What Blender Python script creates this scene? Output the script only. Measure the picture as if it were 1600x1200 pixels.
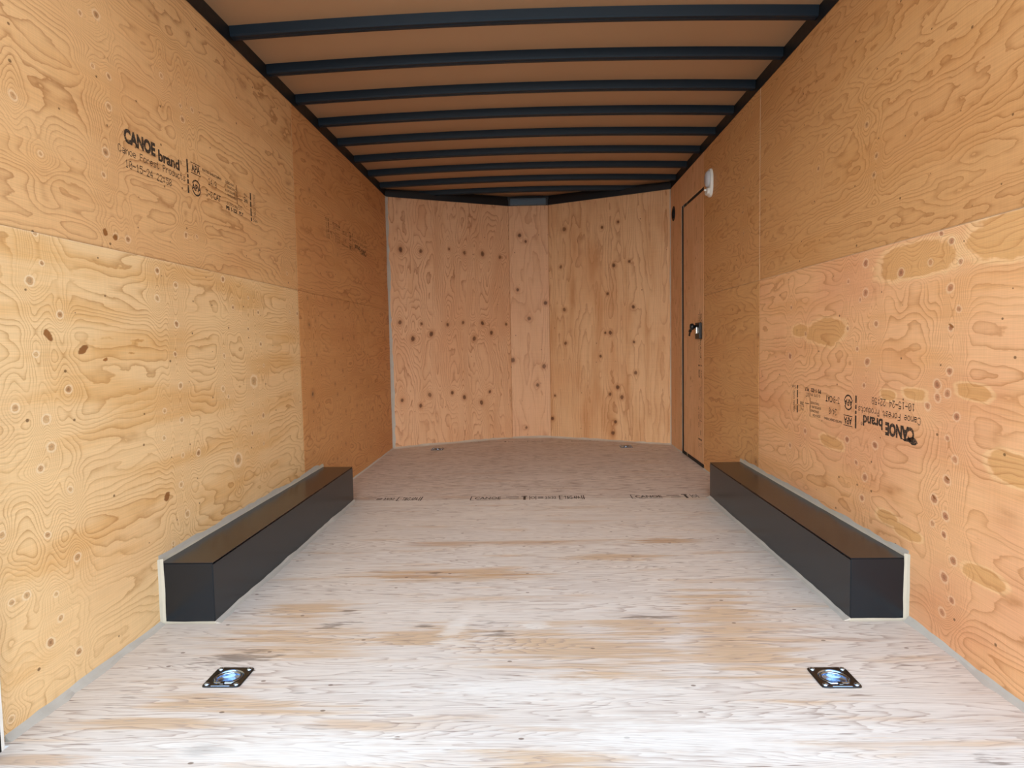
import bpy, bmesh, math, random
import numpy as np
from mathutils import Vector, Matrix

for _o in list(bpy.data.objects):
    bpy.data.objects.remove(_o)
S = bpy.context.scene
C = S.collection

# ------------------------------------------------------------------ camera
F, PITCH, YAW, ROLL = 1014.19, 0.0635, 0.0343, -0.0188
cp, sp, cy, sy = math.cos(PITCH), math.sin(PITCH), math.cos(YAW), math.sin(YAW)
fwd = Vector((-sy * cp, cy * cp, -sp)); rt = Vector((cy, sy, 0)); up = rt.cross(fwd)
rt2 = math.cos(ROLL) * rt + math.sin(ROLL) * up
up2 = -math.sin(ROLL) * rt + math.cos(ROLL) * up
cd = bpy.data.cameras.new('camera')
cam = bpy.data.objects.new('camera', cd); C.objects.link(cam)
cd.sensor_fit = 'HORIZONTAL'; cd.sensor_width = 36.0
cd.lens = 36.0 * F / 1600.0
cd.clip_start = 0.02
M = Matrix((rt2, up2, -fwd)).transposed().to_4x4()
M.translation = Vector((0.0353, 0.0, 0.9129))
cam.matrix_world = M
S.camera = cam

# ------------------------------------------------------------------ sky, sun, exposure
w = bpy.data.worlds.new('sky'); S.world = w; w.use_nodes = True
nt = w.node_tree; nt.nodes.clear()
tc = nt.nodes.new('ShaderNodeTexCoord'); sx = nt.nodes.new('ShaderNodeSeparateXYZ')
rp = nt.nodes.new('ShaderNodeValToRGB'); bg = nt.nodes.new('ShaderNodeBackground'); wo = nt.nodes.new('ShaderNodeOutputWorld')
nt.links.new(tc.outputs['Generated'], sx.inputs[0]); nt.links.new(sx.outputs['Z'], rp.inputs[0])
rp.color_ramp.elements[0].position = 0.0; rp.color_ramp.elements[0].color = (1.0, 0.985, 0.96, 1)
rp.color_ramp.elements[1].position = 0.75; rp.color_ramp.elements[1].color = (0.55, 0.70, 0.92, 1)
e = rp.color_ramp.elements.new(0.30); e.color = (0.96, 0.98, 1.0, 1)
nt.links.new(rp.outputs[0], bg.inputs[0]); bg.inputs[1].default_value = 1.85
nt.links.new(bg.outputs[0], wo.inputs[0])

sd = bpy.data.lights.new('hazy_sun', 'SUN'); sun = bpy.data.objects.new('hazy_sun', sd); C.objects.link(sun)
sd.energy = 2.9; sd.angle = math.radians(70); sd.color = (1.0, 0.975, 0.94)
sun.rotation_euler = Vector((0.0, 1.0, -0.09)).to_track_quat('-Z', 'Y').to_euler()
sun.location = (0, -6, 2.5)

S.view_settings.view_transform = 'Standard'
S.view_settings.look = 'None'
S.view_settings.gamma = 1.0
S.view_settings.use_curve_mapping = False
S.view_settings.exposure = 0.64

# ------------------------------------------------------------------ dimensions (metres)
W2 = 1.22            # half width between the plywood faces
HW = 2.192           # top of the wall plywood
Y0, Y1 = 1.427, 5.65 # rear end of the plywood, front corner
YS = 3.457           # vertical sheet seam on both side walls
ZS = 1.2147          # horizontal sheet seam
CZ = 2.258           # roof lining at the sides
ARCH = 0.026
WHITE_NOSE = [(-W2, Y1), (-0.18, 6.17), (0.19, 6.17), (W2, Y1)]

# ------------------------------------------------------------------ helpers
def obj(name, mesh, mat=None, parent=None, smooth=False):
    if isinstance(mesh, bmesh.types.BMesh):
        me = bpy.data.meshes.new(name); mesh.normal_update(); mesh.to_mesh(me); mesh.free()
    else:
        me = mesh
    if mat is not None:
        for m in (mat if isinstance(mat, (list, tuple)) else [mat]):
            me.materials.append(m)
    if smooth:
        me.polygons.foreach_set('use_smooth', [True] * len(me.polygons))
    o = bpy.data.objects.new(name, me); C.objects.link(o)
    if parent is not None:
        o.parent = parent
    return o

def tag(o, label=None, cat=None, group=None, kind=None):
    if label: o['label'] = label
    if cat: o['category'] = cat
    if group: o['group'] = group
    if kind: o['kind'] = kind
    return o

def empty(name, loc, label, cat, group=None, rot=(0, 0, 0)):
    o = bpy.data.objects.new(name, None); C.objects.link(o)
    o.location = loc; o.rotation_euler = rot; o.empty_display_size = 0.05
    return tag(o, label, cat, group)

def box(bm, a, b, mi=0):
    vs = [bm.verts.new((x, y, z)) for x in (a[0], b[0]) for y in (a[1], b[1]) for z in (a[2], b[2])]
    for f in ((0, 1, 3, 2), (4, 6, 7, 5), (0, 4, 5, 1), (2, 3, 7, 6), (0, 2, 6, 4), (1, 5, 7, 3)):
        fc = bm.faces.new([vs[i] for i in f]); fc.material_index = mi
    return vs

def bevel_box(a, b, r, seg=2):
    bm = bmesh.new(); box(bm, a, b)
    bmesh.ops.recalc_face_normals(bm, faces=bm.faces)
    bmesh.ops.bevel(bm, geom=list(bm.edges), offset=r, segments=seg, profile=0.5, affect='EDGES')
    return bm

def prism(bm, pts, fn0, fn1, mi=0):
    """closed 2D outline swept between two placements"""
    A = [bm.verts.new(fn0(*p)) for p in pts]; B = [bm.verts.new(fn1(*p)) for p in pts]
    n = len(pts)
    for i in range(n):
        j = (i + 1) % n
        bm.faces.new((A[i], A[j], B[j], B[i])).material_index = mi
    bm.faces.new(A[::-1]).material_index = mi; bm.faces.new(B).material_index = mi
    bmesh.ops.recalc_face_normals(bm, faces=bm.faces)

def lathe(bm, prof, seg=32, mtx=Matrix.Identity(4), caps=False):
    rings = []
    for r, z in prof:
        if r < 1e-6:
            rings.append([bm.verts.new(mtx @ Vector((0, 0, z)))])
        else:
            rings.append([bm.verts.new(mtx @ Vector((r * math.cos(2 * math.pi * i / seg), r * math.sin(2 * math.pi * i / seg), z))) for i in range(seg)])
    for a, b in zip(rings, rings[1:]):
        for i in range(seg):
            j = (i + 1) % seg
            q = [a[i % len(a)], a[j % len(a)], b[j % len(b)], b[i % len(b)]]
            u = []
            for v in q:
                if v not in u: u.append(v)
            if len(u) > 2: bm.faces.new(u)
    bmesh.ops.recalc_face_normals(bm, faces=bm.faces)

def tube(bm, pts, r, seg=10, closed=False):
    pts = [Vector(p) for p in pts]; n = len(pts); rings = []
    prev = None
    for i, p in enumerate(pts):
        a = pts[(i - 1) % n] if (closed or i > 0) else p
        b = pts[(i + 1) % n] if (closed or i < n - 1) else p
        t = (b - a).normalized()
        ref = prev if prev is not None else (Vector((0, 0, 1)) if abs(t.z) < .9 else Vector((1, 0, 0)))
        nrm = (ref - t * ref.dot(t)).normalized(); prev = nrm; bi = t.cross(nrm)
        rings.append([bm.verts.new(p + r * (math.cos(2 * math.pi * k / seg) * nrm + math.sin(2 * math.pi * k / seg) * bi)) for k in range(seg)])
    m = n if closed else n - 1
    for i in range(m):
        A, B = rings[i], rings[(i + 1) % n]
        for k in range(seg):
            bm.faces.new((A[k], A[(k + 1) % seg], B[(k + 1) % seg], B[k]))
    if not closed:
        bm.faces.new(rings[0][::-1]); bm.faces.new(rings[-1])
    bmesh.ops.recalc_face_normals(bm, faces=bm.faces)

# ------------------------------------------------------------------ node helpers
class NB:
    def __init__(s, name):
        s.m = bpy.data.materials.new(name); s.m.use_nodes = True
        s.t = s.m.node_tree; s.t.nodes.clear()
        s.out = s.t.nodes.new('ShaderNodeOutputMaterial')
        s.b = s.t.nodes.new('ShaderNodeBsdfPrincipled')
        s.t.links.new(s.b.outputs[0], s.out.inputs[0])
    def put(s, sock, v):
        if isinstance(v, bpy.types.NodeSocket): s.t.links.new(v, sock)
        elif isinstance(v, (tuple, list)) and len(v) == 3 and sock.type == 'RGBA': sock.default_value = (*v, 1)
        else: sock.default_value = v
    def math(s, op, a, b=None, c=None, clamp=False):
        n = s.t.nodes.new('ShaderNodeMath'); n.operation = op; n.use_clamp = clamp
        for i, v in enumerate((a, b, c)):
            if v is not None: s.put(n.inputs[i], v)
        return n.outputs[0]
    def vec(s, x, y, z):
        n = s.t.nodes.new('ShaderNodeCombineXYZ')
        for i, v in enumerate((x, y, z)): s.put(n.inputs[i], v)
        return n.outputs[0]
    def xyz(s):
        tc = s.t.nodes.new('ShaderNodeTexCoord'); sp = s.t.nodes.new('ShaderNodeSeparateXYZ')
        s.t.links.new(tc.outputs['Object'], sp.inputs[0])
        return sp.outputs[0], sp.outputs[1], sp.outputs[2]
    def noise(s, v, scale=1.0, detail=2.0, rough=0.5, dist=0.0):
        n = s.t.nodes.new('ShaderNodeTexNoise'); s.put(n.inputs['Vector'], v)
        n.inputs['Scale'].default_value = scale; n.inputs['Detail'].default_value = detail
        n.inputs['Roughness'].default_value = rough; n.inputs['Distortion'].default_value = dist
        return n.outputs['Fac']
    def voro(s, v, scale):
        n = s.t.nodes.new('ShaderNodeTexVoronoi'); n.voronoi_dimensions = '2D'; s.put(n.inputs['Vector'], v); n.inputs['Scale'].default_value = scale
        return n.outputs['Distance'], n.outputs['Color']
    def attr(s, name):
        n = s.t.nodes.new('ShaderNodeAttribute'); n.attribute_name = name
        return n.outputs['Fac']
    def map(s, v, a, b, c=0.0, d=1.0, smooth=True):
        n = s.t.nodes.new('ShaderNodeMapRange'); n.interpolation_type = 'SMOOTHSTEP' if smooth else 'LINEAR'; n.clamp = True
        s.put(n.inputs[0], v)
        for i, q in enumerate((a, b, c, d)): s.put(n.inputs[1 + i], q)
        return n.outputs[0]
    def mix(s, f, a, b, mode='MIX'):
        n = s.t.nodes.new('ShaderNodeMix'); n.data_type = 'RGBA'; n.blend_type = mode
        s.put(n.inputs[0], f); s.put(n.inputs[6], a); s.put(n.inputs[7], b)
        return n.outputs[2]
    def bump(s, h, strength=0.2, dist=0.002):
        n = s.t.nodes.new('ShaderNodeBump'); n.inputs['Strength'].default_value = strength
        n.inputs['Distance'].default_value = dist; s.put(n.inputs['Height'], h)
        s.t.links.new(n.outputs[0], s.b.inputs['Normal'])

def plain(name, col, rough=0.5, metal=0.0, spec=0.5, var=0.12, scale=30.0):
    n = NB(name); x, y, z = n.xyz()
    f = n.noise(n.vec(x, y, z), scale, 3, 0.6)
    k = n.math('MULTIPLY_ADD', f, 2 * var, 1 - var)
    c = n.mix(1.0, col, n.vec(k, k, k), 'MULTIPLY')
    n.put(n.b.inputs['Base Color'], c)
    n.b.inputs['Metallic'].default_value = metal; n.b.inputs['Specular IOR Level'].default_value = spec
    n.put(n.b.inputs['Roughness'], n.math('MULTIPLY_ADD', f, 0.16, rough - 0.08, clamp=True))
    return n.m

def plywood(name, axes, seed, pale, mid, line, K=22.0, streak=0.45, lstr=0.75, seam=None, red=0.3, aniso=(0.62, 3.9), halo=1.0, redc=(0.55, 0.25, 0.10), pins=0.5, kcol=((0.10, 0.045, 0.018), (0.42, 0.22, 0.10))):
    """rotary cut fir veneer: contour rings of a stretched height field, bent round the knots"""
    n = NB(name); P = n.xyz(); u, v = P[axes[0]], P[axes[1]]
    A = n.vec(n.math('MULTIPLY', u, aniso[0]), n.math('MULTIPLY', v, aniso[1]), seed)
    h1 = n.noise(A, 1.0, 2.0, 0.42, 0.25)
    h2 = n.noise(n.vec(n.math('MULTIPLY', u, 4.5), n.math('MULTIPLY', v, 11.0), seed + 7), 1.0, 2.0, 0.5)
    h3 = n.noise(n.vec(n.math('MULTIPLY', u, 26.0), n.math('MULTIPLY', v, 60.0), seed + 3), 1.0, 2.0, 0.6)
    fld = n.attr('fld')
    h = n.math('ADD', n.math('MULTIPLY_ADD', h2, 0.11, h1), n.math('MULTIPLY_ADD', h3, 0.012, fld))
    h = n.math('MULTIPLY_ADD', v, 0.10, h)
    ph = n.math('FRACT', n.math('MULTIPLY', h, K))
    ring = n.math('MULTIPLY', n.math('POWER', ph, 5.0), n.map(ph, 0.93, 1.0, 1.0, 0.0))
    fade = n.noise(n.vec(n.math('MULTIPLY', u, 1.6), n.math('MULTIPLY', v, 6.0), seed + 11), 1.0, 2.0, 0.5)
    fade = n.map(fade, 0.30, 0.62, 0.38, 1.0)
    lines = n.math('MULTIPLY', ring, n.math('MULTIPLY', fade, lstr))
    band = n.map(n.noise(n.vec(n.math('MULTIPLY', u, 1.3), n.math('MULTIPLY', v, 9.0), seed + 21), 1.0, 3.0, 0.5), 0.44, 0.70)
    band = n.math('MULTIPLY', band, n.math('MULTIPLY_ADD', ph, 0.5, 0.6))
    col = n.mix(n.math('MULTIPLY', band, streak), pale, mid)
    blot = n.map(n.noise(n.vec(n.math('MULTIPLY', u, 1.4), n.math('MULTIPLY', v, 2.4), seed + 31), 1.0, 3.0, 0.55), 0.42, 0.68)
    col = n.mix(n.math('MULTIPLY', blot, red), col, redc)
    pt = n.attr('patch')
    pn = n.math('MULTIPLY_ADD', n.math('SUBTRACT', h3, 0.5), 0.25, n.math('MULTIPLY_ADD', n.math('SUBTRACT', h2, 0.5), 0.9, n.math('MULTIPLY_ADD', n.math('SUBTRACT', h1, 0.5), 0.5, pt)))
    pn = n.math('MULTIPLY', pn, n.map(pt, 0.0, 0.12))
    col = n.mix(n.math('MULTIPLY', n.math('MULTIPLY', n.map(pn, 0.26, 0.40), 0.5), n.map(pn, 0.54, 0.44)), col, (0.86, 0.60, 0.30))
    col = n.mix(n.map(pn, 0.46, 0.54, 0.0, 0.5), col, (0.57, 0.31, 0.085))
    col = n.mix(lines, col, line)
    fib = n.noise(n.vec(n.math('MULTIPLY', u, 7.0), n.math('MULTIPLY', v, 420.0), seed + 5), 1.0, 2.0, 0.6)
    lathe_ck = n.noise(n.vec(n.math('MULTIPLY', u, 260.0), n.math('MULTIPLY', v, 5.0), seed + 9), 1.0, 1.0, 0.5)
    k = n.math('ADD', n.math('MULTIPLY_ADD', fib, 0.40, 0.78), n.math('MULTIPLY_ADD', lathe_ck, 0.12, -0.03))
    col = n.mix(1.0, col, n.vec(k, k, k), 'MULTIPLY')
    # small pin knots
    d, cc = n.voro(n.vec(n.math('MULTIPLY_ADD', u, 0.8, seed), v, 0.0), 8.0)
    sc = n.t.nodes.new('ShaderNodeSeparateColor'); n.t.links.new(cc, sc.inputs[0])
    rad = n.math('MULTIPLY_ADD', sc.outputs[1], 0.030, 0.014)
    pin = n.math('MULTIPLY', n.map(d, n.math('MULTIPLY', rad, 0.6), rad, 1.0, 0.0), n.math('GREATER_THAN', sc.outputs[0], 1 - pins))
    col = n.mix(n.math('MULTIPLY', pin, 0.8), col, (0.12, 0.055, 0.02))
    # knots with pale collars (attribute kd = distance / radius)
    kd = n.math('MULTIPLY_ADD', n.math('SUBTRACT', h3, 0.5), 0.9, n.attr('kd'))
    ks = n.attr('ks')
    hl = n.math('MULTIPLY', n.map(kd, 0.9, 1.25), n.map(kd, 1.9, 1.3))
    col = n.mix(n.math('MULTIPLY', hl, 0.55 * halo), col, (0.84, 0.68, 0.46))
    rg = n.math('MULTIPLY_ADD', n.math('SINE', n.math('MULTIPLY', kd, 15.0)), 0.16, 0.62)
    if halo <= 0:
        col = n.mix(n.math('MULTIPLY', n.math('MULTIPLY', n.map(kd, 3.0, 0.8), ks), 0.5), col, (0.36, 0.145, 0.045))
    kc = n.mix(n.map(kd, 0.15, 0.8), kcol[0], kcol[1])
    col = n.mix(n.math('MULTIPLY', n.map(kd, 1.25, 0.85), n.math('MULTIPLY', ks, n.math('ADD', rg, 0.25)), clamp=True), col, kc)
    pch = n.math('MULTIPLY_ADD', n.math('SUBTRACT', h3, 0.5), 0.6, n.attr('pitch'))
    col = n.mix(n.map(pch, 0.42, 0.58, 0.0, 0.9), col, n.mix(h2, (0.12, 0.035, 0.01), (0.36, 0.13, 0.02)))
    if seam:
        for ax, pos in seam:
            dd = n.math('ABSOLUTE', n.math('SUBTRACT', P[ax], pos))
            ch = n.noise(n.vec(P[0], P[1], n.math('MULTIPLY', P[2], 1.0)), 18.0, 2.0, 0.6)
            wv = n.math('MULTIPLY_ADD', ch, 0.007 if ax == 1 else 0.004, 0.0002)
            col = n.mix(n.map(dd, n.math('MULTIPLY', wv, 0.7), wv, 0.6 if ax == 1 else 0.28, 0.0), col, (0.86, 0.70, 0.50))
    n.put(n.b.inputs['Base Color'], col)
    n.b.inputs['Roughness'].default_value = 0.58; n.b.inputs['Specular IOR Level'].default_value = 0.3
    n.bump(n.math('SUBTRACT', n.math('MULTIPLY', fib, 0.5), lines), 0.12, 0.001)
    return n.m

def knot_fields(U, V, knots, rbase=0.0072, seed=1, sig=1.0, amp=1.0, stretch=1.25, smin=None):
    """per-vertex fields: grain height bump, distance to the nearest knot in radii, its strength"""
    rnd = random.Random(seed)
    fld = np.zeros_like(U); kd = np.full_like(U, 9.0); ks = np.zeros_like(U)
    for q in knots:
        r = rbase * rnd.uniform(0.75, 1.35); s = rnd.uniform(0.4, 0.95) if smin is None else rnd.uniform(smin, 1.0); a = rnd.uniform(0.06, 0.16) * amp
        if len(q) > 2: r = q[2]
        if len(q) > 3: s = q[3]
        su, sv = rnd.uniform(0.035, 0.06) * sig, rnd.uniform(0.025, 0.045) * sig
        du, dv = U - q[0], V - q[1]
        fld += a * np.exp(-(du / su) ** 2 - (dv / sv) ** 2) + 0.10 * amp * np.exp(-(du / (su * .7)) ** 2 - (dv / (sv * 4)) ** 2)
        ang = rnd.uniform(-.4, .4); ca, sa = math.cos(ang), math.sin(ang)
        d = np.sqrt(((du * ca + dv * sa) / (r * stretch)) ** 2 + ((-du * sa + dv * ca) / r) ** 2)
        m = d < kd; kd[m] = d[m]; ks[m] = s
    return fld, kd, ks

def ellipses(U, V, lst, power=2.0):
    out = np.zeros_like(U)
    for q in lst:
        a = q[4] if len(q) > 4 else 0.0
        ca, sa = math.cos(a), math.sin(a); du, dv = U - q[0], V - q[1]
        d = np.sqrt((np.abs(du * ca + dv * sa) / q[2]) ** power + (np.abs(-du * sa + dv * ca) / q[3]) ** power)
        out = np.maximum(out, np.clip(1.0 - 0.5 * d, 0, 1))
    return out

def sheet(name, u0, u1, v0, v1, place, back, mat, parent, res=0.007, knots=(), patches=(), pitch=(), seed=1, holes=(), **kw):
    """a plywood sheet: finely gridded face plus the rest of its thickness.  place(u,v,d): d = depth behind the face"""
    us = list(np.linspace(u0, u1, max(2, int((u1 - u0) / res) + 1)))
    vs = list(np.linspace(v0, v1, max(2, int((v1 - v0) / res) + 1)))
    for h in holes:
        us += [h[0], h[1]]; vs += [h[2], h[3]]
    us = np.array(sorted(set(us))); vs = np.array(sorted(set(vs)))
    nu, nv = len(us), len(vs)
    U, V = np.meshgrid(us, vs, indexing='ij'); U = U.ravel(); V = V.ravel()
    co = [place(U, V, 0.0)]
    idx = np.arange(nu * nv).reshape(nu, nv)
    q = np.stack([idx[:-1, :-1], idx[1:, :-1], idx[1:, 1:], idx[:-1, 1:]], -1).reshape(-1, 4)
    if holes:
        uc = ((us[:-1] + us[1:]) / 2)[:, None] + 0 * vs[None, :-1]; vc = ((vs[:-1] + vs[1:]) / 2)[None, :] + 0 * us[:-1, None]
        keep = np.ones(uc.shape, bool)
        for h in holes:
            keep &= ~((uc > h[0]) & (uc < h[1]) & (vc > h[2]) & (vc < h[3]))
        q = q[keep.ravel()]
    # sides: one ring of back vertices
    bu = np.concatenate([us, np.full(nv - 1, u1), us[::-1][1:], np.full(nv - 2, u0)])
    bv = np.concatenate([np.full(nu, v0), vs[1:], np.full(nu - 1, v1), vs[::-1][1:-1]])
    fr = np.concatenate([idx[:, 0], idx[-1, 1:], idx[::-1, -1][1:], idx[0, ::-1][1:-1]])
    co.append(place(bu, bv, back)); nb = len(bu); b0 = nu * nv
    r = np.arange(nb); side = np.stack([fr, b0 + r, b0 + (r + 1) % nb, fr[(r + 1) % nb]], -1)
    faces = np.concatenate([q, side]); co = np.concatenate(co)
    me = bpy.data.meshes.new(name)
    flip = kw.get('flip', False)
    if flip: faces = faces[:, ::-1]
    me.vertices.add(len(co)); me.vertices.foreach_set('co', co.astype(np.float32).ravel())
    me.loops.add(faces.size); me.loops.foreach_set('vertex_index', faces.astype(np.int32).ravel())
    me.polygons.add(len(faces)); me.polygons.foreach_set('loop_start', np.arange(0, faces.size, 4, dtype=np.int32))
    me.update(calc_edges=True)
    UA = np.concatenate([U, bu]); VA = np.concatenate([V, bv])
    fld, kd, ks = knot_fields(UA, VA, knots, seed=seed, **kw.get('kk', {}))
    for nm, arr in (('fld', fld), ('kd', kd), ('ks', ks), ('patch', ellipses(UA, VA, patches, 2.6)), ('pitch', ellipses(UA, VA, pitch))) + tuple((k, f(UA, VA)) for k, f in kw.get('extra', {}).items()):
        a = me.attributes.new(nm, 'FLOAT', 'POINT'); a.data.foreach_set('value', arr.astype(np.float32))
    return obj(name, me, mat, parent)

# ------------------------------------------------------------------ materials
INK = None
def ink():
    n = NB('stencil_ink'); x, y, z = n.xyz()
    f = n.noise(n.vec(x, y, z), 260.0, 2, 0.6); g = n.noise(n.vec(x, y, z), 34.0, 2, 0.5)
    n.b.inputs['Base Color'].default_value = (0.030, 0.022, 0.016, 1); n.b.inputs['Roughness'].default_value = 0.7
    n.put(n.b.inputs['Alpha'], n.math('MULTIPLY', n.map(n.math('MULTIPLY_ADD', g, 0.5, f), 0.50, 0.74, 0.30, 0.95), 0.93))
    return n.m
INK = ink()
def ink2():
    n = NB('worn_stencil_ink'); x, y, z = n.xyz()
    f = n.noise(n.vec(x, y, z), 150.0, 2, 0.6); g = n.noise(n.vec(x, y, z), 24.0, 2, 0.5)
    n.b.inputs['Base Color'].default_value = (0.045, 0.030, 0.020, 1); n.b.inputs['Roughness'].default_value = 0.75
    n.put(n.b.inputs['Alpha'], n.map(n.math('MULTIPLY_ADD', g, 0.6, f), 0.58, 0.86, 0.10, 0.80))
    return n.m
INKW = ink2()
BLACK = plain('black_steel_paint', (0.004, 0.005, 0.007), 0.45, 0, 0.5)
BOW = plain('blue_black_steel_paint', (0.005, 0.014, 0.024), 0.45, 0, 0.28)
def boxpaint():
    n = NB('black_gloss_paint'); x, y, z = n.xyz()
    f = n.noise(n.vec(x, y, z), 6.0, 4, 0.6); sc = n.noise(n.vec(x, n.math('MULTIPLY', y, 12.0), n.math('MULTIPLY', z, 40.0)), 3.0, 3, 0.7)
    n.put(n.b.inputs['Base Color'], n.mix(f, (0.006, 0.010, 0.015), (0.009, 0.012, 0.016)))
    n.put(n.b.inputs['Roughness'], n.math('MULTIPLY_ADD', sc, 0.05, 0.21))
    n.b.inputs['Specular IOR Level'].default_value = 0.42
    return n.m
GLOSS = boxpaint()
CAULK = plain('pale_grey_caulk', (0.47, 0.455, 0.41), 0.6, 0, 0.3, 0.12, 22)
CAULKW = plain('cream_caulk', (0.47, 0.445, 0.365), 0.55, 0, 0.3, 0.10, 22)
SKIN = plain('grey_aluminium_skin', (0.45, 0.45, 0.45), 0.5, 0.3)
RUBBER = plain('black_rubber', (0.008, 0.008, 0.008), 0.7, 0, 0.3)
WHITEP = plain('white_plastic', (0.72, 0.72, 0.68), 0.35, 0, 0.5, 0.04)
LENS = plain('frosted_lens_plastic', (0.50, 0.52, 0.55), 0.18, 0, 0.6, 0.05)
ZINC = plain('zinc_plated_steel', (0.40, 0.56, 0.78), 0.20, 1.0, 0.5, 0.10, 60)  # bluish zinc finish, with the sky's blue reflection also tinted into the colour
DARKZ = plain('dark_plated_steel', (0.085, 0.095, 0.105), 0.30, 1.0, 0.5, 0.2, 60)
STEEL = plain('bright_steel', (0.62, 0.62, 0.60), 0.25, 1.0)
WHITEEDGE = plain('white_trim_paint', (0.75, 0.74, 0.70), 0.5)
ASPHALT = plain('pale_concrete', (0.40, 0.39, 0.37), 0.85, 0, 0.2, 0.2, 3)
def lining():
    n = NB('roof_lining'); x, y, z = n.xyz()
    f = n.noise(n.vec(x, n.math('MULTIPLY', y, 1.6), z), 2.2, 4, 0.55)
    n.put(n.b.inputs['Base Color'], n.mix(f, (0.42, 0.255, 0.135), (0.48, 0.30, 0.17)))
    n.put(n.b.inputs['Roughness'], n.math('MULTIPLY_ADD', f, 0.2, 0.40))
    return n.m
LINING = lining()

P_LOW = plywood('pale_yellow_plywood', (1, 2), 3.1, (0.78, 0.545, 0.285), (0.67, 0.38, 0.135), (0.42, 0.21, 0.07), 28, 0.8, 1.0, ((1, YS), (2, ZS)), 0.15, (0.5, 3.9), halo=1.0)
P_UP = plywood('warm_tan_plywood', (1, 2), 8.7, (0.69, 0.42, 0.195), (0.60, 0.32, 0.12), (0.31, 0.13, 0.04), 36, 0.5, 1.0, ((1, YS),), 0.25, (0.45, 4.0), halo=0.6)
P_FAR = plywood('red_brown_plywood', (1, 2), 14.3, (0.61, 0.315, 0.125), (0.53, 0.245, 0.08), (0.30, 0.11, 0.033), 28, 0.5, 0.95, None, 0.4, halo=0.0)
P_RL = plywood('orange_pink_plywood', (1, 2), 21.9, (0.785, 0.455, 0.230), (0.68, 0.340, 0.125), (0.43, 0.185, 0.06), 26, 0.55, 0.95, ((1, YS), (2, ZS)), 0.55, redc=(0.66, 0.305, 0.165), halo=0.55, kcol=((0.16, 0.06, 0.03), (0.44, 0.19, 0.10)))
P_RU = plywood('tan_orange_plywood', (1, 2), 27.5, (0.60, 0.33, 0.135), (0.53, 0.26, 0.085), (0.31, 0.125, 0.035), 46, 0.5, 0.95, ((1, YS), (2, ZS)), 0.2, (0.40, 3.8), halo=0.3)
P_RF = plywood('brown_orange_plywood', (1, 2), 33.3, (0.62, 0.345, 0.14), (0.54, 0.27, 0.095), (0.31, 0.125, 0.035), 28, 0.5, 0.95, None, 0.3, halo=0.0)
P_DOOR = plywood('door_skin_plywood', (2, 1), 39.3, (0.70, 0.42, 0.225), (0.63, 0.345, 0.16), (0.33, 0.145, 0.055), 20, 0.5, 0.8, None, 0.3, halo=0.0)
P_NL = plywood('nose_red_plywood', (2, 0), 45.1, (0.665, 0.395, 0.225), (0.57, 0.30, 0.145), (0.30, 0.115, 0.04), 32, 0.55, 1.0, None, 0.4, redc=(0.60, 0.29, 0.14), halo=0.0, pins=0.2, kcol=((0.03, 0.010, 0.004), (0.13, 0.045, 0.016)))
P_NC = plywood('nose_pink_plywood', (2, 0), 51.7, (0.665, 0.395, 0.225), (0.60, 0.33, 0.165), (0.37, 0.165, 0.065), 16, 0.4, 0.7, None, 0.4, redc=(0.62, 0.32, 0.18), halo=0.0, pins=0.2, kcol=((0.03, 0.010, 0.004), (0.13, 0.045, 0.016)))
P_NR = plywood('nose_straight_plywood', (2, 0), 57.9, (0.68, 0.42, 0.225), (0.55, 0.285, 0.125), (0.33, 0.135, 0.05), 20, 0.95, 0.8, None, 0.35, (0.25, 5.0), halo=0.0, pins=0.2, kcol=((0.03, 0.010, 0.004), (0.13, 0.045, 0.016)))

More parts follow.
